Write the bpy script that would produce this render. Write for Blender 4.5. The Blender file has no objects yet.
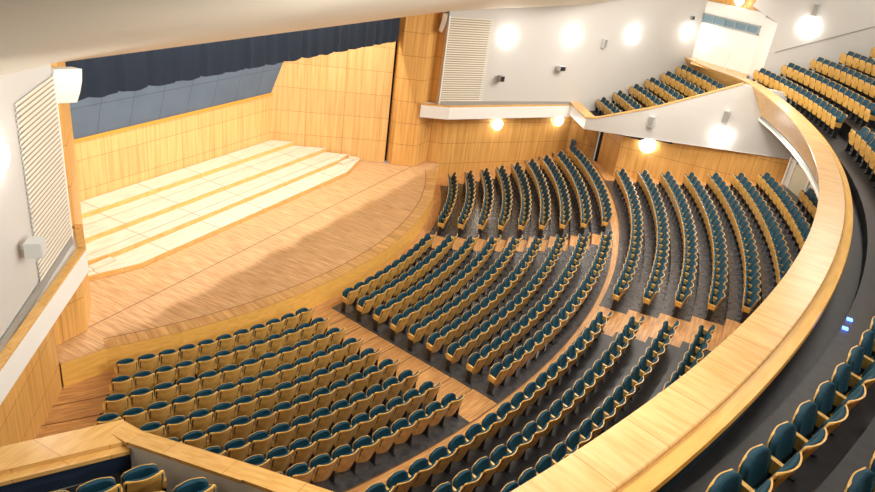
import bpy, math, random
from mathutils import Vector, Matrix
random.seed(7)
scene = bpy.context.scene
COL = scene.collection
PI = math.pi
R_ = math.radians

# ------------------------------------------------------------------ camera
CAM = Vector((-21.409, -15.937, 12.464))
YAW, PITCH, ROLL, FPX = 0.4174608, 0.4486388, 0.1380172, 694.308
fwd = Vector((math.cos(YAW)*math.cos(PITCH), math.sin(YAW)*math.cos(PITCH), -math.sin(PITCH)))
rgt = fwd.cross(Vector((0, 0, 1))).normalized()
upv = rgt.cross(fwd)
r2 = rgt*math.cos(ROLL) + upv*math.sin(ROLL)
u2 = -rgt*math.sin(ROLL) + upv*math.cos(ROLL)
cd = bpy.data.cameras.new('camera')
cam = bpy.data.objects.new('camera', cd)
COL.objects.link(cam)
m = Matrix((r2, u2, -fwd)).transposed().to_4x4()
m.translation = CAM
cam.matrix_world = m
cd.sensor_width = 36
cd.lens = FPX/875*36
cd.clip_end = 300
scene.camera = cam

def in_view(p, margin=12):
    d = Vector(p)-CAM
    z = d.dot(fwd)
    if z < .5: return None
    x = 437.5+FPX*d.dot(r2)/z
    y = 246-FPX*d.dot(u2)/z
    if -margin < x < 875+margin and -margin < y < 492+margin: return (x, y, d.length)
    return None

# ------------------------------------------------------------------ materials
def new_mat(name):
    mt = bpy.data.materials.new(name); mt.use_nodes = True
    nt = mt.node_tree; b = nt.nodes['Principled BSDF']
    return mt, nt, b
def plain(name, col, rough=.6, metal=0, sheen=0, spec=None):
    mt, nt, b = new_mat(name)
    b.inputs['Base Color'].default_value = (*col, 1)
    b.inputs['Roughness'].default_value = rough
    b.inputs['Metallic'].default_value = metal
    if sheen:
        b.inputs['Sheen Weight'].default_value = sheen
        b.inputs['Sheen Roughness'].default_value = .4
        b.inputs['Sheen Tint'].default_value = (.25, .65, .85, 1)
    if spec is not None: b.inputs['Specular IOR Level'].default_value = spec
    return mt
def grained(name, c1, c2, sx, sy, rough=.5, brick=None, mortar=(.3, .15, .05), bsize=(1.2, 1.2), bmort=.012, coord='UV', var=.0, offset=0.0, spec=.5):
    """wood-like: noise streaks on metre UVs, optional joints"""
    mt, nt, b = new_mat(name)
    N = nt.nodes; L = nt.links
    tc = N.new('ShaderNodeTexCoord')
    mp = N.new('ShaderNodeMapping'); mp.inputs['Scale'].default_value = (sx, sy, 1 if coord == 'UV' else sx)
    L.new(tc.outputs[coord], mp.inputs[0])
    no = N.new('ShaderNodeTexNoise'); no.inputs['Scale'].default_value = 1; no.inputs['Detail'].default_value = 3
    L.new(mp.outputs[0], no.inputs['Vector'])
    cr = N.new('ShaderNodeValToRGB')
    cr.color_ramp.elements[0].position = .33; cr.color_ramp.elements[0].color = (*c1, 1)
    cr.color_ramp.elements[1].position = .67; cr.color_ramp.elements[1].color = (*c2, 1)
    L.new(no.outputs[0], cr.inputs[0])
    out = cr.outputs[0]
    if brick:
        br = N.new('ShaderNodeTexBrick')
        br.offset = offset; br.squash = 1
        br.inputs['Scale'].default_value = 1
        br.inputs['Brick Width'].default_value = bsize[0]
        br.inputs['Row Height'].default_value = bsize[1]
        br.inputs['Mortar Size'].default_value = bmort
        br.inputs['Mortar Smooth'].default_value = .1
        br.inputs['Color1'].default_value = (1, 1, 1, 1)
        br.inputs['Color2'].default_value = (1-var, 1-var, 1-var, 1)
        br.inputs['Mortar'].default_value = (*mortar, 1)
        L.new(tc.outputs[coord], br.inputs['Vector'])
        mx = N.new('ShaderNodeMix'); mx.data_type = 'RGBA'; mx.blend_type = 'MULTIPLY'
        mx.inputs['Factor'].default_value = 1
        L.new(out, mx.inputs[6]); L.new(br.outputs['Color'], mx.inputs[7])
        out = mx.outputs[2]
    L.new(out, b.inputs['Base Color'])
    b.inputs['Roughness'].default_value = rough
    b.inputs['Specular IOR Level'].default_value = spec
    return mt
def emit(name, col, strength):
    mt, nt, b = new_mat(name)
    b.inputs['Base Color'].default_value = (*col, 1)
    b.inputs['Emission Color'].default_value = (*col, 1)
    b.inputs['Emission Strength'].default_value = strength
    return mt

M = {}
M['wall_wood'] = grained('oak_wall_panelling', (.60, .30, .075), (.78, .45, .14), 9, .35, .45, True, (.62, .5, .4), (3.6, 1.15), .014, var=.05)
M['stage_wood'] = grained('oak_stage_panelling', (.62, .35, .11), (.79, .50, .20), 8, .3, .5, True, (.6, .5, .4), (1.9, 1.2), .012, var=.1)
M['parquet'] = grained('parquet', (.44, .20, .06), (.68, .38, .15), 1.6, 16, .33, True, (.75, .65, .55), (1.1, .12), .004, var=.16, offset=.5)
M['stage_floor'] = grained('stage_boards', (.50, .28, .12), (.72, .47, .25), 14, 1.3, .38, True, (.75, .65, .55), (.14, 2.0), .004, var=.12, offset=.5)
M['platform'] = grained('platform_boards', (.66, .52, .40), (.80, .67, .54), 1.2, 12, .5, True, (.55, .42, .3), (2.6, 1.6), .02, var=.06)
M['oak'] = grained('light_oak', (.66, .36, .10), (.78, .48, .17), 2.0, 14, .24, True, (.75, .66, .55), (1.45, 4.0), .01, var=.05)
M['oak_cross'] = grained('light_oak_crossgrain', (.66, .38, .13), (.78, .50, .22), 9, 1.2, .24, True, (.72, .62, .5), (1.15, 4.0), .01, var=.07)
M['oak_edge'] = grained('oak_edge', (.72, .40, .085), (.84, .50, .13), 1.5, 10, .35)
M['shell'] = grained('oak_plywood', (.62, .34, .075), (.80, .49, .13), 4, 22, .34, coord='Object')
M['white'] = plain('white_paint', (.56, .545, .52), .55)
M['cream'] = plain('cream_ceiling', (.86, .81, .70), .7)
M['brightwhite'] = plain('bright_white', (.86, .85, .82), .4)
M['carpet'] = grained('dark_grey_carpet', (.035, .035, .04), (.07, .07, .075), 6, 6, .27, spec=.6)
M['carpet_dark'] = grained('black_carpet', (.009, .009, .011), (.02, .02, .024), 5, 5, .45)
M['navy'] = plain('navy_wall_fabric', (.006, .02, .055), .8, sheen=.2)
M['blue'] = plain('blue_velvet', (.003, .044, .074), .65, sheen=.14, spec=.3)
M['black'] = plain('black_metal', (.012, .012, .014), .5)
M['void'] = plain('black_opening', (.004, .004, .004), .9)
M['valance'] = plain('navy_velvet', (.006, .014, .032), .8, sheen=.12)
M['steel'] = plain('brushed_steel', (.35, .40, .42), .35, .6)
M['greyplastic'] = plain('grey_plastic', (.30, .29, .27), .5)
M['silver'] = plain('silver_grey', (.55, .56, .55), .4)
M['slat'] = plain('ivory_slat', (.68, .64, .56), .5)
M['slat_gap'] = plain('slat_shadow_gap', (.34, .28, .18), .8)
M['lamp'] = emit('sconce_glass', (1, .98, .94), 22)
M['blueled'] = emit('blue_led', (.05, .12, 1), 12)
M['ventglass'] = plain('vent_blue_grey', (.16, .26, .33), .4)
M['greydrop'] = grained('blue_grey_panels', (.085, .13, .19), (.10, .15, .215), 1, 1, .6, True, (.6, .6, .62), (1.5, 1.35), .02, var=.03)
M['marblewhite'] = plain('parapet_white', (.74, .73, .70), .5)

# ------------------------------------------------------------------ mesh builder
class MB:
    def __init__(s): s.v = []; s.f = []; s.uv = []; s.mi = []
    def face(s, pts, uvs=None, mi=0):
        i = len(s.v); s.v += [tuple(p) for p in pts]; s.f.append(tuple(range(i, i+len(pts)))); s.mi.append(mi)
        if uvs is None:
            p0 = Vector(pts[0]); e = (Vector(pts[1])-p0)
            n = e.cross(Vector(pts[2])-p0)
            if n.length < 1e-9: n = Vector((0, 0, 1))
            n.normalize()
            if abs(n.z) > .7: ax = Vector((1, 0, 0)); ay = Vector((0, 1, 0))
            else:
                ay = Vector((0, 0, 1)); ax = ay.cross(n).normalized()
            uvs = [(Vector(p).dot(ax), Vector(p).dot(ay)) for p in pts]
        s.uv.append(uvs)
    def prism(s, poly, z0, z1, mi=0, cap=True, bottom=True):
        """poly: list of (x,y); z0,z1 numbers or lists"""
        n = len(poly)
        a = z0 if isinstance(z0, (list, tuple)) else [z0]*n
        b = z1 if isinstance(z1, (list, tuple)) else [z1]*n
        area = sum(poly[i][0]*poly[(i+1) % n][1]-poly[(i+1) % n][0]*poly[i][1] for i in range(n))
        if area < 0: poly = poly[::-1]; a = a[::-1]; b = b[::-1]
        lo = [(p[0], p[1], a[i]) for i, p in enumerate(poly)]; hi = [(p[0], p[1], b[i]) for i, p in enumerate(poly)]
        if cap: s.face(hi, mi=mi)
        if bottom: s.face(lo[::-1], mi=mi)
        for i in range(n):
            j = (i+1) % n
            s.face([lo[i], lo[j], hi[j], hi[i]], mi=mi)
    def box(s, x0, x1, y0, y1, z0, z1, mi=0):
        s.prism([(x0, y0), (x1, y0), (x1, y1), (x0, y1)], z0, z1, mi)
    def wall(s, a, b, t, z0, z1, mi=0, zb=None, zt=None):
        """vertical slab from a to b (xy), thickness t to the left of a->b"""
        a = Vector(a[:2]); b = Vector(b[:2]); d = (b-a).normalized(); n = Vector((-d.y, d.x))*t
        za0, zb0 = (z0, z0) if zb is None else zb
        za1, zb1 = (z1, z1) if zt is None else zt
        s.prism([a, b, b+n, a+n], [za0, zb0, zb0, za0], [za1, zb1, zb1, za1], mi)
    def cyl(s, p0, p1, r0, r1=None, n=16, mi=0, caps=True):
        r1 = r0 if r1 is None else r1
        p0 = Vector(p0); p1 = Vector(p1); d = (p1-p0).normalized()
        a = d.orthogonal().normalized(); b = d.cross(a)
        A = [p0+(a*math.cos(2*PI*i/n)+b*math.sin(2*PI*i/n))*r0 for i in range(n)]
        B = [p1+(a*math.cos(2*PI*i/n)+b*math.sin(2*PI*i/n))*r1 for i in range(n)]
        for i in range(n):
            j = (i+1) % n
            s.face([A[i], A[j], B[j], B[i]], mi=mi)
        if caps:
            s.face(A[::-1], mi=mi); s.face(B, mi=mi)
    def obj(s, name, mats, parent=None, smooth=False, weld=False, kind=None):
        me = bpy.data.meshes.new(name)
        me.from_pydata([tuple(map(float, v)) for v in s.v], [], s.f)
        ul = me.uv_layers.new(name='UVMap')
        flat = [c for uv in s.uv for p in uv for c in p]
        ul.data.foreach_set('uv', flat)
        if not isinstance(mats, (list, tuple)): mats = [mats]
        for mt in mats: me.materials.append(mt)
        me.polygons.foreach_set('material_index', s.mi)
        if weld:
            import bmesh
            bm = bmesh.new(); bm.from_mesh(me); bmesh.ops.remove_doubles(bm, verts=bm.verts, dist=1e-5)
            bmesh.ops.recalc_face_normals(bm, faces=bm.faces); bm.to_mesh(me); bm.free()
        if smooth: me.polygons.foreach_set('use_smooth', [True]*len(me.polygons))
        me.update()
        o = bpy.data.objects.new(name, me); COL.objects.link(o)
        if parent: o.parent = parent
        if kind: o['kind'] = kind
        return o

def struct(mb, name, mats, **k): return mb.obj(name, mats, kind='structure', **k)
def tag(o, label, cat, group=None):
    o['label'] = label; o['category'] = cat
    if group: o['group'] = group
    return o
def empty(name, loc, label, cat, group=None, rz=0):
    o = bpy.data.objects.new(name, None); COL.objects.link(o)
    o.location = loc; o.rotation_euler = (0, 0, rz); o.empty_display_size = .1
    return tag(o, label, cat, group)

def pol(R, ph, yc): return (R*math.sin(ph), yc-R*math.cos(ph))

# ------------------------------------------------------------------ plan constants
Y1, R1, DR1 = 15.546, 20.264, .891           # front rows
def zf(k): return -.81+.094*k+.008*k*k
def rf(k): return R1+DR1*k
Y2, R2, DR2 = 20.05, 33.0, 1.016             # rear rows
def zr(k): return .553+.222*k+.009*k*k
def rr(k): return R2+DR2*k
YB, RB, DRB, ZB, DZB = 17.35, 36.94, 1.04, 6.30, .52   # balcony rows
RAILC, RAILI, RAILZ = 22.94, 40.75, 6.796
SW0, SW1 = (10.65, -.65), (23.95, -10.78)    # upper side wall
LW = [(11.3, -.03), (11.55, -.8), (18.0, -5.85), (18.4, -7.5), (15.45, -9.4), (15.45, -17.55)]   # lower wall
room = [(-a, b) for a, b in LW[::-1]] + LW
room_poly = [(-15.45, -22), ] + room + [(15.45, -22)]
def inside(x, y):
    x = abs(x)
    if y > -.03: return x < 11.3
    if y > -.8: return x < 11.3+.25*(-.03-y)/.77
    if y > -5.85: return x < 11.55+6.45*(-.8-y)/5.05
    if y > -7.5: return x < 18.0+.4*(-5.85-y)/1.65
    if y > -9.4: return x < 18.4-2.95*(-7.5-y)/1.9
    return x < 15.45
def amax(R, yc):
    a = 0
    while a < 1.2:
        x, y = pol(R, a, yc)
        if not inside(x, y): break
        a += .002
    return a
def annulus(mb, ra, rb, yc, z1, z0, a0=None, a1=None, n=48, mi=0, edge=True):
    """slab between radii, clipped by the room; uv: u along arc, v along radius"""
    aa = (-amax(ra, yc), amax(ra, yc)) if a0 is None else (a0, a1)
    ab = (-amax(rb, yc), amax(rb, yc)) if a0 is None else (a0, a1)
    A = []; B = []
    for i in range(n+1):
        t = i/n
        A.append(pol(ra, aa[0]+(aa[1]-aa[0])*t, yc)); B.append(pol(rb, ab[0]+(ab[1]-ab[0])*t, yc))
    for i in range(n):
        p, q, r, s = A[i], A[i+1], B[i+1], B[i]
        u0 = (aa[0]+(aa[1]-aa[0])*i/n)*ra; u1 = (aa[0]+(aa[1]-aa[0])*(i+1)/n)*ra
        mb.face([(*s, z1), (*r, z1), (*q, z1), (*p, z1)], [(u0, rb), (u1, rb), (u1, ra), (u0, ra)], mi)
        if edge:
            mb.face([(*p, z1), (*q, z1), (*q, z0), (*p, z0)], [(u0, z1), (u1, z1), (u1, z0), (u0, z0)], mi)
            mb.face([(*r, z1), (*s, z1), (*s, z0), (*r, z0)], [(u1, z1), (u0, z1), (u0, z0), (u1, z0)], mi)
    if edge:
        for p, s in ((A[0], B[0]), (B[-1], A[-1])):
            mb.face([(*p, z0), (*s, z0), (*s, z1), (*p, z1)], mi=mi)

# ------------------------------------------------------------------ main floor (stepped parquet) and carpets
mb = MB()
annulus(mb, 17.6, R1-.3, Y1, zf(0), -1.5)
for k in range(9):
    annulus(mb, rf(k)-.30, rf(k+1)-.30, Y1, zf(k), -1.5)
annulus(mb, rf(9)-.30, rf(9)+2.2, Y1, .46, -1.5)
struct(mb, 'floor', M['parquet'])
mb = MB()
for k in range(9):
    annulus(mb, rr(k)-.32, rr(k+1)-.32, Y2, zr(k), -.6)
struct(mb, 'floor', M['parquet'])
# seam nosing of every step in the aisles
mb = MB()
for k in range(1, 10):
    annulus(mb, rf(k)-.315, rf(k)-.285, Y1, (zf(k) if k < 9 else .46)+.004, (zf(k-1))+.02)
struct(mb, 'trim', plain('step_nosing', (.16, .07, .02), .6))

def bB(k): return R_(9.35+.42*k)      # half angle of centre block
def bA(k): return R_(13.75+.26*k)     # aisle side of side blocks
def bF(k): return R_(31.4+.70*k)      # wall side of side blocks
for nm, fa in (('centre', lambda k: (-R_(8.7+.5*k), R_(8.7+.5*k))), ('right', lambda k: (bA(k)-.005, bF(k)+.004)), ('left', lambda k: (-bF(k)-.004, -bA(k)+.005))):
    mb = MB()
    for k in range(9):
        if nm == 'centre': a0, a1 = -bB(k)-.006, bB(k)+.006
        else: a0, a1 = fa(k)
        annulus(mb, rf(k)-.33+(.04 if k == 0 else 0), rf(k+1)-.318, Y1, zf(k)+.012, zf(k)-.12, a0, a1, n=20)
    struct(mb, 'floor', M['carpet'])
def bR(k, s):                          # rear blocks
    return (R_(1.55), math.asin(14.75/rr(k)))
for s in (1, -1):
    mb = MB()
    for k in range(8):
        a0, a1 = bR(k, s)
        if s < 0: a0, a1 = -a1, -a0
        annulus(mb, rr(k)-.335, rr(k+1)-.322, Y2, zr(k)+.012, zr(k)-.18, a0, a1, n=26)
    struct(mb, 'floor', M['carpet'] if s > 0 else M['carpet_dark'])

# ------------------------------------------------------------------ stage
YS, RS = 16.08, 20.06
a_c = math.asin(10.3/RS)
arc = [pol(RS, -a_c+2*a_c*i/60, YS) for i in range(61)]
mb = MB()
poly = [(-11.5, -.8)]+arc+[(11.5, -.8), (11.28, -.03), (9.95, .05), (9.3, 1.45), (5.9, 6.3), (-5.9, 6.3), (-9.3, 1.45), (-9.95, .05), (-11.28, -.03)]
mb.face([(*p, 0) for p in poly])
struct(mb, 'floor', M['stage_floor'])
mb = MB()     # fascia
pts = [(-11.5, -.8)]+arc+[(11.5, -.8)]
u = 0
for p, q in zip(pts, pts[1:]):
    d = math.dist(p, q)
    mb.face([(*q, -.004), (*p, -.004), (*p, -.86), (*q, -.86)][::-1], [(u, -.86), (u+d, -.86), (u+d, 0), (u, 0)], 0); u += d
struct(mb, 'trim_1', M['oak_edge'])
mb = MB()     # curb strip on the stage edge
arc2 = [pol(RS-.5, -a_c+2*a_c*i/60, YS) for i in range(61)]
u = 0
for i in range(60):
    d = math.dist(arc[i], arc[i+1])
    mb.face([(*arc2[i], .006), (*arc[i], .006), (*arc[i+1], .006), (*arc2[i+1], .006)], [(u, .5), (u, 0), (u+d, 0), (u+d, .5)]); u += d
struct(mb, 'trim_2', grained('curb_wood', (.50, .26, .08), (.72, .44, .18), 5, .8, .35, True, (.6, .5, .4), (.3, 1.0), .01, var=.15))
mb = MB()     # dark joints: curb line and proscenium line
for i in range(60):
    a = arc2[i]; b = arc2[i+1]; a3 = pol(RS-.53, -a_c+2*a_c*i/60, YS); b3 = pol(RS-.53, -a_c+2*a_c*(i+1)/60, YS)
    mb.face([(*a3, .007), (*a, .007), (*b, .007), (*b3, .007)])
mb.face([(-9.9, .08, .005), (9.9, .08, .005), (9.9, .115, .005), (-9.9, .115, .005)])
struct(mb, 'trim_3', plain('floor_joint', (.18, .09, .04), .7))

# platforms (each tier one thing)
def side_x(y): return 9.3-(y-1.45)*(3.4/4.85)-.04
tiers = [
    ([(-8.55, 2.45), (-6.45, 1.77), (6.25, 1.77), (8.5, 2.42), (side_x(2.9), 2.9), (side_x(6.25), 6.25), (-side_x(6.25), 6.25), (-side_x(2.9), 2.9)], 0.004, .2, 'lowest'),
    ([(-8.1, 2.9), (-6.6, 2.74), (6.9, 2.74), (8.05, 2.9), (side_x(6.25), 6.25), (-side_x(6.25), 6.25), ], .2, .4, 'second'),
    ([(-side_x(3.93)+.03, 3.93), (side_x(3.93)-.03, 3.93), (side_x(6.25), 6.25), (-side_x(6.25), 6.25)], .4, .6, 'third'),
    ([(-side_x(5.3)+.03, 5.3), (side_x(5.3)-.03, 5.3), (side_x(6.25), 6.25), (-side_x(6.25), 6.25)], .6, .8, 'topmost'),
]
plab = ['lowest wide pale wood riser platform nearest the stage front', 'second pale wood riser step above the lowest platform',
        'third pale wood riser step up toward the stage back wall', 'topmost narrow wood riser platform against the stage back wall']
for (pl, z0, z1, nm), lb in zip(tiers, plab):
    t = MB(); t.prism(pl, z0, z1)
    t.mi = [0 if abs(Vector(t.v[f[0]]).z-z1) < 1e-6 and abs(Vector(t.v[f[2]]).z-z1) < 1e-6 and len(set(round(t.v[i][2], 4) for i in f)) == 1 else 1 for f in t.f]
    o = t.obj('riser_platform', [M['platform'], M['oak']]); tag(o, lb, 'stage platform', 'stepped riser platforms on the stage')
for sx in (1, -1):
    t = MB(); t.prism([(sx*6.9, 2.45), (sx*8.3, 2.45), (sx*8.1, 2.9), (sx*7.8, 2.735), (sx*6.9, 2.735)], .2, .3)
    o = t.obj('stage_step', M['platform'])
    tag(o, 'small wooden half step on the %s end of the lowest riser platform' % ('right' if sx > 0 else 'left'), 'step')

# ------------------------------------------------------------------ stage walls
mb = MB(); mb.wall((5.9, 6.3), (-5.9, 6.3), -.25, 0, 3.16)
struct(mb, 'wall_back', M['stage_wood'])
mb = MB(); mb.box(-5.9, 5.9, 6.24, 6.55, 3.14, 3.24)
struct(mb, 'trim_4', plain('orange_oak_trim', (.72, .32, .04), .4))
mb = MB()
mb.face([(-7.2, 6.32, 3.2), (7.2, 6.32, 3.2), (7.2, 4.55, 9.4), (-7.2, 4.55, 9.4)], [(0, 0), (14.4, 0), (14.4, 6.4), (0, 6.4)])
mb.face([(7.2, 6.40, 3.2), (-7.2, 6.40, 3.2), (-7.2, 4.63, 9.4), (7.2, 4.63, 9.4)])
struct(mb, 'wall_back', M['greydrop'])
for sx in (1, -1):
    mb = MB()
    a, b = (sx*9.33, 1.45), (sx*5.9, 6.3)
    mb.wall(a, b, -.2*sx, -.0, 10)
    struct(mb, 'wall_right' if sx > 0 else 'wall_left', M['stage_wood'])
    mb = MB(); mb.wall((sx*10.95, -.01), (sx*10.74, -.66), .1*sx, 3.3, 8.6)
    struct(mb, 'wall_right' if sx > 0 else 'wall_left', M['wall_wood'])
    # dark wing opening
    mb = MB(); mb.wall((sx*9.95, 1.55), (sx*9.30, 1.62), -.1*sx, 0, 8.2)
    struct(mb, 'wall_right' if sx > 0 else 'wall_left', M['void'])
    # proscenium pier
    mb = MB()
    mb.prism([(9.40 if sx > 0 else -8.98, 1.05 if sx > 0 else 1.12), (sx*10.02, 0), (sx*11.3, -.03), (sx*11.3, 1.5), (sx*9.6, 1.5)], 0, 8.6)
    struct(mb, 'wall_right' if sx > 0 else 'wall_left', M['wall_wood'])
# space above / behind the stage
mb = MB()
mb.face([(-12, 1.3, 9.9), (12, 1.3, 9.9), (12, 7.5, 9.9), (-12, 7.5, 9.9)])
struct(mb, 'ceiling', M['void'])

# valance: pleated velvet
mb = MB()
n = 180; x0, x1 = -9.35, 9.35
def vy(x): 
    p = (x-x0)/1.1; fr = p-math.floor(p)
    return 1.22+.03*math.sin(x*9)+.10*math.exp(-((fr-.5)/.5)**2)+.22*math.exp(-(min(fr, 1-fr)/.035)**2)
def vz(x):
    p = (x-x0)/1.1; fr = p-math.floor(p)
    return 6.40+.025*math.cos(2*PI*fr)+.01*math.sin(x*5)
for i in range(n):
    xa = x0+(x1-x0)*i/n; xb = x0+(x1-x0)*(i+1)/n
    rows = [(0, 0), (.12, .0), (.2, .03), (.6, .0), (1, 0)]
    for (ta, oa), (tb, ob) in zip(rows, rows[1:]):
        za, zb = vz(xa), vz(xb)
        mb.face([(xa, vy(xa)-oa, za+(8.4-za)*ta), (xb, vy(xb)-oa, zb+(8.4-zb)*ta), (xb, vy(xb)-ob, zb+(8.4-zb)*tb), (xa, vy(xa)-ob, za+(8.4-za)*tb)])
o = mb.obj('stage_valance', M['valance'], smooth=True, weld=True)
tag(o, 'dark navy pleated velvet valance hanging across the top of the stage opening', 'curtain')

# ------------------------------------------------------------------ ceiling vault
def sst(a, b, x):
    t = min(1, max(0, (x-a)/(b-a))); return t*t*(3-2*t)
def zc(x, y):
    t = max(0, .8-y)
    return 7.66+.315*t+.008*max(0, t-9)**2-.105*t*(sst(8.5, 14, x) if x > 0 else sst(10.8, 14, -x))*(1-(sst(7, 13, t) if x > 0 else sst(2.6, 5.5, t)))
mb = MB()
ys = [.8-i*.8 for i in range(0, 34)]
xs = [-27+i*1.5 for i in range(37)]
for a, b in zip(ys, ys[1:]):
    for p, q in zip(xs, xs[1:]):
        mb.face([(p, a, zc(p, a)), (q, a, zc(q, a)), (q, b, zc(q, b)), (p, b, zc(p, b))])
mb.face([(-27, .8, 7.66), (-27, .8, 8.8), (27, .8, 8.8), (27, .8, 7.66)])
struct(mb, 'ceiling', M['cream'], smooth=True, weld=True)

# ------------------------------------------------------------------ side walls
dsw = (Vector(SW1)-Vector(SW0)).normalized()
nsw = Vector((dsw.y, -dsw.x))                # outward for right side (toward +x+y)?
for sx in (1, -1):
    side = 'wall_right' if sx > 0 else 'wall_left'
    mb = MB()
    mb.wall((sx*SW0[0], SW0[1]), (sx*SW1[0], SW1[1]), .2*sx, 3.0, 13.2)
    struct(mb, side, M['white'])
    # lower wooden wall
    mb = MB()
    L2 = [(sx*a, b) for a, b in LW[:4]]
    for a, b in zip(L2, L2[1:]): mb.wall(a, b, .25*sx, -1.2, 2.95)
    struct(mb, side, M['wall_wood'])
    # gallery front below: folded pier, black slot and recess wall
    mb = MB()
    mb.wall((sx*17.7, -7.89), (sx*15.45, -9.4), .25*sx, -.2, 3.03)
    mb.wall((sx*15.45, -9.4), (sx*15.45, -17.7), .25*sx, -.2, 3, zb=(-.2, -.2), zt=(3.04, 3.74))
    struct(mb, side, M['wall_wood'])
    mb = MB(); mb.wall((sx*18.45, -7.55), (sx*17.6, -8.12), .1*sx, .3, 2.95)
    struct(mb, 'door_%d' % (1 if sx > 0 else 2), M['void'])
    # ledge band along the side wall
    mb = MB()
    A = [(9.86, -.07), (10.72, -1.3), (17.45, -5.97)]
    B = [(10.7, .0), (11.3, -.75), (18.3, -6.3)]
    pl = [(sx*a, b) for a, b in A]+[(sx*a, b) for a, b in B[::-1]]
    mb.prism(pl, 2.76, 3.40)
    struct(mb, 'trim_%d' % (5 if sx > 0 else 6), M['brightwhite'])
    mb = MB()
    for (a, b) in zip(A, A[1:]):
        d = (Vector(b)-Vector(a)).normalized(); nn = Vector((-d.y, d.x))*.2
        q = [Vector(a), Vector(b), Vector(b)+nn, Vector(a)+nn]
        mb.prism([(sx*v.x, v.y) for v in q], 3.40, 3.46)
    struct(mb, 'trim_%d' % (7 if sx > 0 else 8), M['oak'])
    # skirting of the upper wall
    mb = MB(); mb.wall((sx*10.7, -.78), (sx*17.2, -5.74), .05*sx, 3.41, 3.62)
    struct(mb, 'baseboard_%s' % ('right' if sx > 0 else 'left'), M['greyplastic'])
    # slatted grille
    g = empty('wall_grille', (sx*11.66, -1.44, 3.46), 'tall ivory slatted wall grille on the %s wall beside the stage' % ('right' if sx > 0 else 'left'), 'grille')
    base = Vector((sx*11.66, -1.44, 3.46))
    bk = MB(); sl = MB(); fr = MB()
    a = Vector((sx*10.68, -.70)); d = Vector((sx*dsw.x, dsw.y)); nn = Vector((-dsw.y*-1, 0))
    nin = Vector((-sx*abs(dsw.y), -abs(dsw.x)))      # into the room
    wdt = 2.5
    def P(s, off, z): off = off*.45 if off > .02 else off; q = a+d*s+nin*off; return (q.x-base.x, q.y-base.y, z-base.z)
    z0, z1 = 3.50, 7.86
    bk.face([P(.02, .012, z0+.03), P(wdt-.2, .012, z0+.03), P(wdt-.2, .012, z1-.12), P(.02, .012, z1-.12)])
    ns = 38; hz = (z1-z0)/ns
    for i in range(ns):
        za = z0+i*hz; zb = za+hz*.34
        c = [P(0, .015, za), P(wdt, .015, za), P(wdt, .07, za+.01), P(0, .07, za+.01)]
        e = [P(0, .015, zb+.03), P(wdt, .015, zb+.03), P(wdt, .07, zb), P(0, .07, zb)]
        sl.face([c[3], c[2], e[2], e[3]]); sl.face(e); sl.face(c[::-1])
        sl.face([c[0], c[3], e[3], e[0]]); sl.face([c[2], c[1], e[1], e[2]])
    bk.obj('grille_backing', M['slat_gap'], g)
    sl.obj('slats', M['slat'], g)
    fr.face([P(-.05, .08, z0), P(0, .08, z0), P(0, .08, z1), P(-.05, .08, z1)])
    fr.face([P(-.05, .0, z0), P(-.05, .08, z0), P(-.05, .08, z1), P(-.05, .0, z1)])
    fr.face([P(0, .08, z0), P(0, .01, z0), P(0, .01, z1), P(0, .08, z1)])
    fr.obj('grille_frame', M['brightwhite'], g)
    # hanging line-array loudspeaker at the top of the pier
    s = MB()
    cx, cy = sx*10.42, (-.42 if sx > 0 else -.56)
    pr = [(0, 7.95), (.30, 7.95), (.27, 7.65), (.18, 7.35), (.06, 7.08), (-.16, 7.13), (-.06, 7.5)]
    for side_ in (0,):
        dx = Vector((sx*.75, .35)).normalized(); dy = Vector((-.2*sx, -1)).normalized()
        lo = [(cx+dx.x*-.3+dy.x*o_, cy+dx.y*-.3+dy.y*o_, z_) for o_, z_ in pr]
        hi = [(cx+dx.x*.3+dy.x*o_, cy+dx.y*.3+dy.y*o_, z_) for o_, z_ in pr]
        s.face(lo); s.face(hi[::-1])
        for i in range(len(pr)):
            j = (i+1) % len(pr); s.face([lo[i], hi[i], hi[j], lo[j]])
    o = s.obj('loudspeaker', M['brightwhite'], weld=True)
    gm = MB()
    tag(o, 'white curved loudspeaker hung high beside the %s edge of the stage opening' % ('right' if sx > 0 else 'left'), 'loudspeaker')

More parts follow.
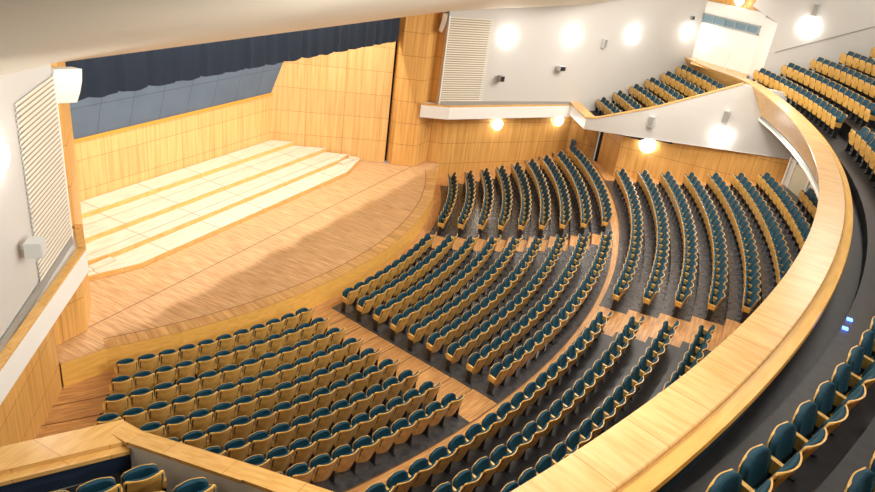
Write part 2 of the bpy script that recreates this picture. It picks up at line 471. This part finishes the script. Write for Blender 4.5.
# ------------------------------------------------------------------ galleries (wings) either side
GY, GR, GD, GZ, GDZ = 20.05, 32.70, 1.04, 3.07, .40
parR = [(-7.4, 3.515), (-7.9, 3.60), (-10.6, 4.75), (-12.6, 5.80), (-14.35, 6.74)]
parL = [(-7.4, 3.515), (-7.9, 3.56), (-10.6, 4.39), (-12.6, 4.95), (-14.35, 5.43)]
def wx(y): return 14.8+(-7.4-y)*.0725
for sx in (1, -1):
    side = 'wall_right' if sx > 0 else 'wall_left'
    par = parR if sx > 0 else parL
    # side face slab with parapet profile
    mb = MB()
    bot = [(-7.4, 2.93), (-9.4, 3.07), (-14.35, 3.5), (-18.2, 3.8)]
    top = par + [(-18.2, par[-1][1])]
    out = []
    for xoff, rev in ((0, False), (.30, True)):
        pts = [(sx*(wx(y)+xoff), y, z) for y, z in bot] + [(sx*(wx(y)+xoff), y, z) for y, z in top[::-1]]
        out.append(pts)
    mb.face(out[0]); mb.face(out[1][::-1])
    nP = len(out[0])
    for i in range(nP):
        j = (i+1) % nP; mb.face([out[0][i], out[1][i], out[1][j], out[0][j]])
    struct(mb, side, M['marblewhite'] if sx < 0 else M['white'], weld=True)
    # cap along the sloping parapet
    mb = MB(); s0 = 0
    for (ya, za), (yb, zb) in zip(par, par[1:]):
        L_ = math.dist((ya, za), (yb, zb))
        xa, xb = wx(ya), wx(yb)
        yi, zi = ya, za
        q = [(sx*(xa-.02), ya, za), (sx*(xb-.02), yb, zb), (sx*(xb+.34), yb, zb), (sx*(xa+.32), yi, zi)]
        qt = [(x, y, z+.07) for x, y, z in q]
        mb.face(qt if sx < 0 else qt[::-1], [(s0, 0), (s0+L_, 0), (s0+L_, .36), (s0, .36)])
        mb.face([q[0], q[1], qt[1], qt[0]]); mb.face([q[2], q[3], qt[3], qt[2]])
        mb.face(q[::-1]); s0 += L_
    mb.face([(sx*(14.78), -7.4, 3.52), (sx*15.14, -7.4, 3.52), (sx*15.14, -7.4, 3.59), (sx*14.78, -7.4, 3.59)])
    struct(mb, 'trim_%d' % (9 if sx > 0 else 10), M['oak'])
    # front parapet: white face, wide oak cap, lip, navy inside
    A = Vector((14.78, -7.38)); Bp = Vector((17.5, -5.62)); d = (Bp-A).normalized(); nb = Vector((d.y, -d.x))  # nb points back
    def q4(o0, o1): 
        c = [A+nb*o0, Bp+nb*o0, Bp+nb*o1, A+nb*o1]
        return [(sx*v.x, v.y) for v in c]
    mb = MB(); mb.prism(q4(.02, .40), 2.93, 3.50); struct(mb, 'wall_front', M['brightwhite'])
    mb = MB(); mb.prism(q4(-.03, .56), 3.50, 3.59)
    mb.prism(q4(.56, .72), 3.42, 3.50); mb.prism(q4(.40, .56), 3.42, 3.498)
    struct(mb, 'trim_%d' % (11 if sx > 0 else 12), M['oak'])
    mb = MB(); mb.prism(q4(.402, .66), 3.0, 3.418); struct(mb, 'wall_front', M['navy'])
    # soffit
    mb = MB()
    mb.face([(sx*15.0, -7.3, 2.94), (sx*18.3, -5.9, 2.94), (sx*19.5, -7.5, 2.94), (sx*18.6, -9, 3.04), (sx*15.6, -9.4, 3.07), (sx*15.1, -9.4, 3.07)])
    mb.face([(sx*14.9, -9.4, 3.075), (sx*15.7, -9.4, 3.075), (sx*15.9, -18.2, 3.81), (sx*15.5, -18.2, 3.81)])
    struct(mb, 'ceiling', M['white'])
    # stepped carpeted floor
    mb = MB()
    for k in range(7):
        ra, rb = GR+GD*k-.34, GR+GD*(k+1)-.34
        if k == 0: ra -= .5
        if k == 6: rb += .4
        def lim(R):
            lo = math.asin(15.12/R) if R > 15.2 else 0
            lo = math.asin((wx(GY-R*.88)+.28)/R)
            a = lo
            while a < 1.1:
                x, y = pol(R, a, GY)
                t = (x-SW0[0])/(SW1[0]-SW0[0])
                if y > SW0[1]+(SW1[1]-SW0[1])*t-.03: break
                a += .002
            return lo, a
        la, ha = lim(ra); lb, hb = lim(rb)
        nseg = 10; z = GZ+GDZ*k; zz = z-.75
        for i in range(nseg):
            t0, t1 = i/nseg, (i+1)/nseg
            p = pol(ra, la+(ha-la)*t0, GY); q = pol(ra, la+(ha-la)*t1, GY); r = pol(rb, lb+(hb-lb)*t1, GY); w = pol(rb, lb+(hb-lb)*t0, GY)
            mb.prism([(sx*v[0], v[1]) for v in (p, q, r, w)], max(zz, 2.96), z)
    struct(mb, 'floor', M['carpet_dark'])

# ------------------------------------------------------------------ balcony rail
aR = R_(35.0); aL = R_(-27.5); nA = 120
prof = [  # (radius offset, z, material index)
    (-.02, 5.86), (-.02, 6.70), (-.05, 6.72), (-.05, 6.796), (.60, 6.796), (.615, 6.785), (.63, 6.70), (.86, 6.66), (.88, 6.60), (.70, 6.58)]
def sst(a, b, x):
    t = min(1, max(0, (x-a)/(b-a))); return t*t*(3-2*t)
def sweep(prof, a0, a1, n, mat, name, yc, R0, close=False):
    mb = MB()
    def pol(R, ph, yc_): return (R*math.sin(ph), yc_-R*math.cos(ph))
    dip = lambda ph: -.42*sst(R_(22), R_(33), ph)
    vs = [0]
    for (ra, za), (rb_, zb_) in zip(prof, prof[1:]): vs.append(vs[-1]+math.hypot(rb_-ra, zb_-za))
    for i in range(n):
        p0 = a0+(a1-a0)*i/n; p1 = a0+(a1-a0)*(i+1)/n
        for j in range(len(prof)-1):
            (ra, za), (rb_, zb_) = prof[j], prof[j+1]
            A_ = (*pol(R0+ra, p0, yc), za+dip(p0)); B_ = (*pol(R0+ra, p1, yc), za+dip(p1)); C_ = (*pol(R0+rb_, p1, yc), zb_+dip(p1)); D_ = (*pol(R0+rb_, p0, yc), zb_+dip(p0))
            mb.face([A_, D_, C_, B_], [(p0*R0, vs[j]), (p0*R0, vs[j+1]), (p1*R0, vs[j+1]), (p1*R0, vs[j])])
    for ang in (a0, a1):
        mb.face([(*pol(R0+r, ang, yc), z+dip(ang)) for r, z in prof])
    return struct(mb, name, mat)
sweep([(.0, 6.74), (-.04, 6.76), (-.04, 6.796), (.60, 6.796), (.62, 6.78), (.62, 6.70)], aL, aR, nA, M['oak_cross'], 'trim_13', RAILC, RAILI)
sweep([(.62, 6.72), (.84, 6.68), (.86, 6.62), (.70, 6.60), (.60, 6.62)], aL, aR, nA, M['oak_edge'], 'trim_14', RAILC, RAILI)
sweep([(.74, 5.45), (.72, 5.47), (.0, 6.70), (.0, 6.76), (.1, 6.76)], aL, aR, nA, M['oak'], 'trim_15', RAILC, RAILI)
sweep([(.76, 5.33), (.70, 5.34), (.70, 5.45), (.76, 5.46)], aL, aR, nA, M['steel'], 'trim_16', RAILC, RAILI)
sweep([(.9, 5.25), (.66, 5.25), (.66, 5.34), (.9, 5.34)], aL, aR, nA, M['brightwhite'], 'wall_front', RAILC, RAILI)
sweep([(.60, 6.62), (.70, 6.60), (.70, 5.9), (.5, 5.9)], aL, aR, nA, M['navy'], 'wall_front', RAILC, RAILI)

# ------------------------------------------------------------------ balcony floor
W2a, W2b = (19.2, -14.9), (19.9, -24.5)
mb = MB()
def arc_pts(R, yc, a0, a1, n): return [pol(R, a0+(a1-a0)*i/n, yc) for i in range(n+1)]
inner = arc_pts(RAILI+.6, RAILC, R_(-33), aR, 60)
for p, q in zip(inner, inner[1:]):
    mb.prism([p, q, (q[0]*1.0, q[1]-5.5), (p[0], p[1]-5.5)], 5.75, 5.98)
struct(mb, 'floor', M['carpet_dark'])
mb = MB()
for k in range(0, 8):
    ra = RB+DRB*k-.36-(.10 if k == 0 else 0); rb_ = RB+DRB*(k+1)-.36
    a1 = math.asin(19.3/ra)
    annulus(mb, ra, rb_, YB, ZB+DZB*k, ZB+DZB*(k-1)-.3, R_(-42), a1, n=40)
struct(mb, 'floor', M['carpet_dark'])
# wooden threshold floor in the passage
mb = MB(); mb.prism([(19.3, -14.2), (21.9, -14.2), (23.9, -10.9), (21.6, -11.0)], 6.302, 6.33)
struct(mb, 'floor', M['oak'])
# right rear wall of the balcony
mb = MB(); mb.wall(W2a, W2b, .25, 6.0, 16.5)
struct(mb, 'wall_right', M['white'])
mb = MB(); mb.wall((19.185, -15.2), (19.87, -24.4), .012, 8.0, 8.03, zb=(8.0, 12.6), zt=(8.05, 12.65))
struct(mb, 'trim_17', M['greyplastic'])
# passage: back wall, jamb, header, vent
B0, B1 = (23.95, -10.65), (21.8, -14.15)
mb = MB(); mb.wall(B1, B0, -.2, 6.0, 8.45); mb.wall(B1, B0, -.2, 8.9, 9.62)
mb.wall(B1, B0, -.5, 8.4, 8.95)
struct(mb, 'wall_right', M['brightwhite'])
mb = MB(); mb.wall(B1, W2a, .2, 6.0, 9.42); struct(mb, 'wall_right', M['brightwhite'])
mb = MB(); mb.wall((22.2, -14.6), (24.3, -10.5), -.2, 9.62, 13.5); struct(mb, 'wall_right', M['wall_wood'])
mb = MB()
mb.prism([(19.2, -14.9), (19.45, -14.9), (19.45, -13.5), (19.1, -13.5)], [9.42, 9.42, 10.02, 10.02], [13.5, 13.5, 10.05, 10.05])
struct(mb, 'wall_right', M['white'])
v = empty('air_vent', (22.8, -12.3, 8.45), 'long blue grey ventilation strip with five openings above the white passage', 'vent')
fr = MB(); pn = MB()
a = Vector(B0)-Vector(B1); ln = a.length; a.normalize(); nn = Vector((-a.y, a.x)); 
if nn.x > 0: nn = -nn
def PV(s, off, z): q = Vector(B1)+a*s+nn*off; return (q.x-22.8, q.y+12.3, z-8.45)
def vbox(mb_, s0, s1, o0, o1, za, zb):
    c = [PV(s0, o0, za), PV(s1, o0, za), PV(s1, o1, za), PV(s0, o1, za)]; e = [PV(s0, o0, zb), PV(s1, o0, zb), PV(s1, o1, zb), PV(s0, o1, zb)]
    mb_.face(c[::-1]); mb_.face(e)
    for i in range(4): j = (i+1) % 4; mb_.face([c[i], c[j], e[j], e[i]])
vbox(fr, .1, ln-.1, .0, .06, 8.45, 8.52); vbox(fr, .1, ln-.1, .0, .06, 8.85, 8.92)
for i in range(6):
    s = .1+(ln-.28)*i/5; vbox(fr, s, s+.08, 0, .06, 8.45, 8.92)
fr.obj('vent_frame', M['steel'], v)
vbox(pn, .15, ln-.15, .0, .02, 8.5, 8.88)
pn.obj('vent_panel', M['ventglass'], v)

# handrail in the passage
h = empty('handrail', (22.0, -12.0, 6.33), 'thin white metal handrail in the passage behind the far gallery', 'handrail')
hb = MB(); hb.cyl((1.2, 1.0, 1.0), (0, -.9, 1.0), .03, n=8); hb.obj('rail', M['brightwhite'], h)
for px, py in ((1.2, 1.0), (0, -.9)):
    hb = MB(); hb.cyl((px, py, 0), (px, py, 1.0), .03, n=8); hb.obj('post', M['brightwhite'], h)

# under-balcony rear wall and doors
mb = MB()
for i in range(24):
    a0 = R_(-21.0+i*42/24); a1 = R_(-21.0+(i+1)*42/24)
    p = pol(41.3, a0, Y2); q = pol(41.3, a1, Y2)
    mb.wall(p, q, -.2, 1.5, 3.85)
struct(mb, 'wall_rear', M['wall_wood'])
mb = MB()
for i in range(24):
    a0 = R_(-21.0+i*42/24); a1 = R_(-21.0+(i+1)*42/24)
    mb.wall(pol(41.3, a0, Y2), pol(41.3, a1, Y2), -.2, 3.85, 5.3)
struct(mb, 'wall_rear', M['white'])
mb = MB()
inn = arc_pts(RAILI+.7, RAILC, R_(-22.5), R_(22.5), 40)
for p, q in zip(inn, inn[1:]):
    mb.face([(p[0], p[1], 5.27), (q[0], q[1], 5.27), (q[0], q[1]-6, 5.27), (p[0], p[1]-6, 5.27)])
struct(mb, 'ceiling', M['white'])
for sx in (1,):
    dn = MB()
    p = Vector((15.3, -17.5)); q = Vector((12.75, -18.75)); d = (q-p).normalized()
    dn.wall(p, q, .15, 2.3, 3.9); struct(dn, 'wall_rear', M['marblewhite'])
    dr = MB(); a = p+d*.7; b = p+d*2.1; nrm = Vector((d.y, -d.x)); off = Vector((-.02, .06))
    dr.wall(a+off, b+off, .04, 2.4, 3.75); D = struct(dr, 'door_3', plain('ivory_door', (.72, .66, .50), .5))
    for s0 in (.0, .55, 2.1):
        jm = MB(); c = p+d*(s0)+Vector((-.02, .08)); e = c+d*.13
        jm.wall(c, e, .16, 2.3, 3.9); struct(jm, 'trim_18', M['brightwhite'])

# ------------------------------------------------------------------ wall lamps (sconces)
def sconce(p, n, label, r=.36, power=20, g='round white wall lamps'):
    p = Vector(p); n = Vector(n).normalized()
    root = empty('wall_lamp', p, label, 'lamp', g)
    b = MB(); b.cyl(n*.0, n*.05, r*.92, n=20); b.obj('lamp_base', M['brightwhite'], root)
    s = MB(); a = n.orthogonal().normalized(); c = n.cross(a); rings = 4; seg = 20
    pts = []
    for i in range(rings+1):
        t = i/rings*PI/2; rad = r*math.cos(t) if i < rings else .0; pts.append([n*(.05+.14*math.sin(t))+(a*math.cos(2*PI*j/seg)+c*math.sin(2*PI*j/seg))*max(rad, .001) for j in range(seg)])
    for i in range(rings):
        for j in range(seg):
            k = (j+1) % seg; s.face([pts[i][j], pts[i][k], pts[i+1][k], pts[i+1][j]])
    s.obj('lamp_shade', M['lamp'], root, smooth=True, weld=True)
    ld = bpy.data.lights.new('lamp_light', 'POINT'); ld.energy = power; ld.color = (1, .96, .9); ld.shadow_soft_size = .2
    lo = bpy.data.objects.new('lamp_light', ld); COL.objects.link(lo); lo.parent = root; lo.location = n*.55
nin = (-abs(dsw.y), -abs(dsw.x), 0)
nlow = (-.616, -.788, 0)
S = sconce
S((23.0, -12.55, 10.0), (-.85, .5, 0), 'round lamp on the oak wall above the white passage', .3, 8)
S((13.42, -2.80, 6.99), nin, 'round white wall lamp high on right wall, nearest the slatted grille')
S((16.66, -5.26, 7.22), nin, 'round white wall lamp high on right wall, second from the grille')
S((19.97, -7.79, 7.51), nin, 'round white wall lamp high on right wall, third from the grille')
S((23.2, -10.22, 7.80), nin, 'round white wall lamp high on right wall, beside the white passage')
S((14.02, -2.80, 2.22), nlow, 'round lamp on lower oak wall under the ledge, nearest the stage', .3, 12)
S((17.19, -5.28, 2.43), nlow, 'round lamp on lower oak wall under the ledge, farther from the stage', .3, 12)
S((15.40, -10.75, 2.78), (-1, 0, 0), 'round lamp on the oak wall below the far gallery', .42, 16)
S((15.26, -14.15, 4.07), (-1, 0, 0), 'round lamp on the white outer face of the far gallery', .42, 16)
S((19.28, -16.34, 9.48), (-1, 0, 0), 'round lamp on white wall above the balcony seats', .42, 18)
S((-13.60, -2.93, 7.1), (abs(dsw.y), -abs(dsw.x), 0), 'round white lamp on the left wall beside the slatted grille', .3, 18)
S((-13.3, -2.35, 2.45), (.616, -.788, 0), 'round lamp under the white ledge on the left oak wall', .2, 6)

def wall_box(name, p, n, w, h, d, label, cat, mat, arm=False, mat2=None):
    p = Vector(p); n = Vector(n).normalized(); a = n.cross(Vector((0, 0, 1))).normalized()
    root = empty(name, p, label, cat)
    def bx(mb_, o0, o1, hw, z0, z1, hw2=None):
        hw2 = hw if hw2 is None else hw2
        c = [n*o0-a*hw, n*o0+a*hw, n*o1+a*hw2, n*o1-a*hw2]
        lo = [v+Vector((0, 0, z0)) for v in c]; hi = [v+Vector((0, 0, z1)) for v in c]
        mb_.face(lo[::-1]); mb_.face(hi)
        for i in range(4): j = (i+1) % 4; mb_.face([lo[i], lo[j], hi[j], hi[i]])
    b = MB(); off = .12 if arm else 0.0
    bx(b, off, off+d, w/2, -h/2, h/2, w/2*.86); b.obj('housing', mat, root)
    f = MB(); bx(f, off+d, off+d+.01, w/2*.74, -h/2*.85, h/2*.85); f.obj('front_grille', mat2 or M['greyplastic'], root)
    k = MB()
    if arm: bx(k, 0, off, .04, -.04, .04)
    else: bx(k, 0, .02, w/2*1.04, -.05, .05)
    k.obj('bracket', M['silver'], root)
wall_box('wall_speaker', (18.41, -6.58, 6.93), nin, .26, .5, .2, 'small grey loudspeaker high on right wall between two lamps', 'loudspeaker', M['silver'])
wall_box('wall_speaker', (19.30, -16.34, 10.32), (-1, 0, 0), .3, .6, .2, 'grey loudspeaker on the white wall above the balcony lamp', 'loudspeaker', M['silver'])
wall_box('wall_speaker', (15.02, -10.69, 4.11), (-1, 0, 0), .3, .55, .2, 'grey loudspeaker on far gallery face, the one nearer the stage', 'loudspeaker', M['silver'])
wall_box('wall_speaker', (15.26, -14.05, 5.13), (-1, 0, 0), .3, .6, .2, 'grey loudspeaker on far gallery face, above the round lamp', 'loudspeaker', M['silver'])
wall_box('wall_speaker', (18.03, -6.2, 1.0), (-.97, -.24, 0), .3, .65, .2, 'dark blue grey loudspeaker low on the oak side wall', 'loudspeaker', plain('bluegrey', (.10, .16, .22), .5), mat2=plain('bluegrey_dark', (.06, .1, .14), .6))
wall_box('spotlight', (13.3, -2.70, 4.91), nin, .3, .3, .3, 'small projector spotlight on right wall near the slatted grille', 'spotlight', M['greyplastic'], True, M['black'])
wall_box('spotlight', (16.25, -4.95, 5.53), nin, .45, .26, .3, 'wide grey spotlight on right wall between the first two lamps', 'spotlight', M['silver'], True, M['black'])
wall_box('spotlight', (-13.28, -2.72, 4.93), (abs(dsw.y), -abs(dsw.x), 0), .4, .34, .32, 'white boxy spotlight on the left wall beside the slatted grille', 'spotlight', M['silver'], True, M['silver'])
wall_box('camera_box', (23.1, -10.15, 8.64), nin, .2, .2, .15, 'tiny dark camera above the lamp near the white passage', 'camera', M['greyplastic'], True, M['black'])
# round vent on the lower wall
o = MB(); o.cyl((18.22, -6.95, 1.15), (18.17, -6.962, 1.15), .3, n=20)
tag(o.obj('round_vent', M['wall_wood']), 'round oak coloured vent cover beside the blue grey loudspeaker', 'vent')
# spotlight under the left ledge
o = MB(); o.cyl((-11.35, -.95, 2.62), (-11.2, -1.1, 2.5), .11, .14, n=14)
tag(o.obj('downlight', M['black']), 'small black spotlight under the white ledge on the left', 'spotlight')

# blue step lights on the balcony floor
for i, (x, y) in enumerate(((-7.09, -18.50), (-7.56, -18.41))):
    o = MB(); o.box(x-.05, x+.05, y-.05, y+.05, ZB+.0, ZB+.03)
    tag(o.obj('step_light', M['blueled']), ['small glowing blue floor light before the balcony seats, farther one', 'small glowing blue floor light before the balcony seats, nearer one'][i], 'light')

# ------------------------------------------------------------------ seats
def grid_panel(x0, x1, nx, rows, yfun, thick, mi=0):
    """curved panel; rows list of (z, halfwidth); yfun(x01,z)->y front surface; thickness backwards"""
    mb = MB(); F = []; Bk = []
    for z, hw in rows:
        fr_ = []; bk_ = []
        for i in range(nx+1):
            t = -1+2*i/nx; x = t*hw
            y = yfun(t, z); fr_.append((x, y, z)); bk_.append((x, y+thick, z))
        F.append(fr_); Bk.append(bk_)
    for r in range(len(rows)-1):
        for i in range(nx):
            mb.face([F[r][i], F[r][i+1], F[r+1][i+1], F[r+1][i]], mi=mi)
            mb.face([Bk[r][i+1], Bk[r][i], Bk[r+1][i], Bk[r+1][i+1]], mi=mi)
        mb.face([Bk[r][0], F[r][0], F[r+1][0], Bk[r+1][0]], mi=mi)
        mb.face([F[r][-1], Bk[r][-1], Bk[r+1][-1], F[r+1][-1]], mi=mi)
    for i in range(nx):
        mb.face([F[0][i+1], F[0][i], Bk[0][i], Bk[0][i+1]], mi=mi)
        mb.face([F[-1][i], F[-1][i+1], Bk[-1][i+1], Bk[-1][i]], mi=mi)
    return mb
# local frame: -y faces the stage, +y is behind
def back_y(t, z): return .24+.16*(z-.32)/.56+.085*(1-t*t)-.055
shell_rows = [(.28, .27), (.5, .300), (.70, .311), (.85, .309), (.89, .292), (.908, .26)]
p_shell = grid_panel(-1, 1, 8, shell_rows, back_y, .022)
cush_rows = [(.40, .20), (.43, .245), (.6, .276), (.80, .286), (.877, .268), (.899, .225)]
p_cush = grid_panel(-1, 1, 8, cush_rows, lambda t, z: back_y(t*.9, z)-.055+.03*abs(t)**3, .052)
def pan_y(t, z): return .03-.07*(z-.42)/.38+.03*t*t
p_pan = grid_panel(-1, 1, 8, [(.31, .24), (.38, .272), (.60, .285), (.715, .272), (.76, .222), (.775, .15)], pan_y, .016)
p_padr = grid_panel(-1, 1, 8, [(.32, .235), (.40, .266), (.60, .280), (.713, .266), (.761, .216), (.777, .145)], lambda t, z: pan_y(t, z)+.016, .085)
def arm_mb(x):
    mb = MB()
    prof_ = [(.05, .44), (.27, .42), (.275, .58), (.05, .615), (.02, .585)]
    lo = [(x-.03, y, z) for y, z in prof_]; hi = [(x+.03, y, z) for y, z in prof_]
    mb.face(lo); mb.face(hi[::-1])
    for i in range(5): j = (i+1) % 5; mb.face([lo[j], lo[i], hi[i], hi[j]])
    return mb
def leg_mb(x):
    mb = MB()
    mb.box(x-.022, x+.022, .10, .24, .03, .45); mb.box(x-.028, x+.028, .06, .30, 0, .03)
    return mb
PITCH = .64
XA = -PITCH/2
p_arm = arm_mb(XA); p_leg = leg_mb(XA)
protos = {}
def mesh_of(mb_, name, mat, smooth=True):
    o = mb_.obj(name, mat, smooth=smooth, weld=True)
    me = o.data; bpy.data.objects.remove(o); return me
ME = {
 'back_shell': mesh_of(p_shell, 'back_shell', M['shell'], False), 'back_cushion': mesh_of(p_cush, 'back_cushion', M['blue']),
 'seat_pan': mesh_of(p_pan, 'seat_pan', M['shell'], False), 'seat_cushion': mesh_of(p_padr, 'seat_cushion', M['blue']),
 'armrest': mesh_of(p_arm, 'armrest', M['shell'], False), 'leg': mesh_of(p_leg, 'leg', M['black'], False),
 'armrest_end': mesh_of(arm_mb(-XA), 'armrest', M['shell'], False), 'leg_end': mesh_of(leg_mb(-XA), 'leg', M['black'], False)}
def add(name, me, parent):
    o = bpy.data.objects.new(name, me); COL.objects.link(o); o.parent = parent; return o
def build_seat(end=False):
    root = bpy.data.objects.new('auditorium_seat', None); COL.objects.link(root); root.empty_display_size = .1
    s = add('back_shell', ME['back_shell'], root); add('back_cushion', ME['back_cushion'], s)
    s = add('seat_pan', ME['seat_pan'], root); add('seat_cushion', ME['seat_cushion'], s)
    add('armrest', ME['armrest'], root); add('leg', ME['leg'], root)
    if end: add('armrest', ME['armrest_end'], root); add('leg', ME['leg_end'], root)
    return root

ORD = ['first', 'second', 'third', 'fourth', 'fifth', 'sixth', 'seventh', 'eighth', 'ninth', 'tenth', 'eleventh', 'twelfth', 'thirteenth', 'fourteenth', 'fifteenth',
       'sixteenth', 'seventeenth', 'eighteenth', 'nineteenth', 'twentieth', 'twenty-first', 'twenty-second', 'twenty-third', 'twenty-fourth', 'twenty-fifth', 'twenty-sixth', 'twenty-seventh', 'twenty-eighth', 'twenty-ninth', 'thirtieth']
seats = []   # dict: loc, rz, scale, label, group, end
def row(block, k, R, yc, z, a0, a1, pitch=.635, landmark='the aisle', sc=1.0, from_end=False):
    n = max(1, int(round((a1-a0)*R/pitch)))
    st = (a1-a0)/n
    for i in range(n):
        ph = a0+st*(i+.5)
        x, y = pol(R, ph, yc)
        # ordinal from the landmark
        j = (n-1-i) if from_end else i
        lab = 'blue wooden-backed seat, %s from %s, %s row of the %s' % (ORD[min(j, 29)], landmark, ORD[k], block)
        seats.append(dict(loc=(x, y, z), rz=ph+PI, sc=(st*R/PITCH, sc, sc), label=lab, group='seats in the '+block, end=(i == 0), R=R))
for k in range(9):
    row('centre front block', k, rf(k), Y1, zf(k), -bB(k), bB(k), pitch=.60, landmark='the left aisle')
    row('left front block', k, rf(k), Y1, zf(k), -bF(k), -bA(k), pitch=.575, landmark='the centre block aisle', from_end=True)
    row('right front block', k, rf(k), Y1, zf(k), bA(k), bF(k), pitch=.585, landmark='the centre block aisle')
for k in range(8):
    a0, a1 = bR(k, 1); a0 -= 0; 
    if k == 7: a1 = R_(17.9)
    row('rear right block', k, rr(k), Y2, zr(k), a0, a1-(.0 if k == 7 else .008), landmark='the middle aisle')
    row('rear left block', k, rr(k), Y2, zr(k), -a1, -a0+.003, landmark='the middle aisle', from_end=True)
for sx, nm in ((1, 'far side gallery'), (-1, 'near side gallery')):
    for k in range(6):
        R = GR+GD*k
        lo = math.asin((wx(GY-R*.88)+.42)/R)
        a = lo
        while a < 1.1:
            x, y = pol(R+.4, a, GY); t = (x-SW0[0])/(SW1[0]-SW0[0])
            if y > SW0[1]+(SW1[1]-SW0[1])*t-.15: break
            a += .002
        hi = a-.004
        if sx > 0: row(nm, k, R, GY, GZ+GDZ*k, lo, hi, landmark='its parapet')
        else: row(nm, k, R, GY, GZ+GDZ*k, -hi, -lo, landmark='its parapet', from_end=True)
for k in range(7):
    R = RB+DRB*k; z = ZB+DZB*k
    row('far balcony block', k, R, YB, z, R_(15.4)-.004*k, math.asin(18.7/R), pitch=.58, landmark='the balcony aisle')
for k in range(3):
    R = RB+DRB*k; z = ZB+DZB*k
    row('near balcony block', k, R, YB, z, R_(-27.0), R_(12.6), pitch=.745, sc=1.1, landmark='the balcony aisle', from_end=True)

bpy.context.view_layer.update()
dg = bpy.context.evaluated_depsgraph_get()
vis = []; hidden = []
for s in seats:
    x, y, z = s['loc']
    top = Vector((x, y, z+.8)); v = in_view(top, 10)
    if v is None:
        w = in_view(top, 130)
        if w: hidden.append(s)
        continue
    ok = False
    for h in (.83, .5):
        for sd in (-.2, .2):
            pt = Vector((x+sd*math.cos(s['rz'])-0*math.sin(s['rz']), y+sd*math.sin(s['rz']), z+h)); d = pt-CAM; L_ = d.length
            hit = scene.ray_cast(dg, CAM, d.normalized(), distance=L_-.25)[0]
            if not hit: ok = True
    s['dist'] = v[2]/s['sc'][2]
    (vis if ok else hidden).append(s)
vis.sort(key=lambda s: s['dist'])
near, rest = vis[:300], vis[300:]+hidden
print('seats', len(seats), 'visible', len(vis), 'far', len(rest))
proto = {}
def copy_tree(o, parent=None):
    c = o.copy(); COL.objects.link(c); c.parent = parent
    for ch in kids[o.name]: copy_tree(ch, c)
    return c
kids = {}
def regk(o):
    kids[o.name] = list(o.children)
    for c in o.children: regk(c)
used = {}
for s in near:
    e = s['end']
    if e not in proto:
        o = build_seat(e); bpy.context.view_layer.update(); proto[e] = o; regk(o)
    else:
        o = copy_tree(proto[e])
    o.location = s['loc']; o.rotation_euler = (0, 0, s['rz']); o.scale = s['sc']
    tag(o, s['label'], 'seat', 'blue and oak folding seats nearest the camera')
# remaining seats as one object
mats = [M['shell'], M['blue'], M['black']]
V = []; F = []; MI = []
plan = [('back_shell', 0), ('back_cushion', 1), ('seat_pan', 0), ('seat_cushion', 1), ('armrest', 0), ('leg', 2)]
pm = []
for nm, mi in plan+[('armrest_end', 0), ('leg_end', 2)]:
    me = ME[nm]; pm.append(([v.co.copy() for v in me.vertices], [tuple(p.vertices) for p in me.polygons], mi))
for s in rest:
    c, sn = math.cos(s['rz']), math.sin(s['rz']); x, y, z = s['loc']; sc = s['sc']
    for vs_, fs_, mi in (pm if s['end'] else pm[:6]):
        b = len(V)
        for v in vs_:
            vx_, vy_, vz_ = v.x*sc[0], v.y*sc[1], v.z*sc[2]
            V.append((x+vx_*c-vy_*sn, y+vx_*sn+vy_*c, z+vz_))
        for f in fs_: F.append(tuple(b+i for i in f)); MI.append(mi)
me = bpy.data.meshes.new('auditorium_seats'); me.from_pydata(V, [], F)
for mt in mats: me.materials.append(mt)
me.polygons.foreach_set('material_index', MI)
me.update()
o = bpy.data.objects.new('auditorium_seats', me); COL.objects.link(o)
tag(o, 'all the farther blue and oak folding seats in curved rows across the hall', 'seats'); o['kind'] = 'stuff'

# ------------------------------------------------------------------ lights
def area(loc, target, size, power, col=(1, .93, .82), sy=None, spread=None):
    ld = bpy.data.lights.new('ceiling_or_fill_light', 'AREA'); ld.energy = power; ld.size = size; ld.color = col
    if sy: ld.shape = 'RECTANGLE'; ld.size_y = sy
    if spread: ld.spread = spread
    o = bpy.data.objects.new('ceiling_or_fill_light', ld); COL.objects.link(o); o.location = loc
    d = Vector(target)-Vector(loc); o.rotation_euler = d.to_track_quat('-Z', 'Y').to_euler()
    return o
for x in (-7.5, -4.5, -1.5, 1.5, 4.5, 7.5):
    area((x, 2.3, 9.3), (x*.95, 1.6, 0), .14, 300, (1, .94, .87))
for x in (-13, -6.5, 0, 6.5, 13):
    area((x, -13.5, 11.6), (x*1.0, -6.5, 0), 1.6, 520, (1, .93, .83))
for x in (-10, 0, 10, 16):
    area((x, -20.0, 14.0), (x*1.05, -18, 6), 1.8, 270, (1, .93, .84))
area((18.0, -12.0, 10.8), (22.5, -13, 7), .8, 70, (1, .97, .92))

for x in (-15, -5, 5, 15):  # added fill aimed up at the vault to brighten it, no known fixtures
    area((x, -24.0, 12.6), (x*.75, -4.0, 10.2), 2.5, (520 if x < 0 else 160), (1, .96, .88), .6, R_(65))
for x, y, z in ((12.0, -9.5, 10.4), (8.0, -14.0, 11.6)):
    area((x, y, z), (x+2.5, y-1.5, 1), 1.0, 520, (1, .95, .87))
w = bpy.data.worlds.new('world'); scene.world = w; w.use_nodes = True
w.node_tree.nodes['Background'].inputs[0].default_value = (1, .95, .88, 1)
w.node_tree.nodes['Background'].inputs[1].default_value = .42

scene.view_settings.view_transform = 'Standard'
scene.view_settings.look = 'None'
scene.view_settings.gamma = 1
scene.view_settings.exposure = -0.3
scene.view_settings.use_curve_mapping = False
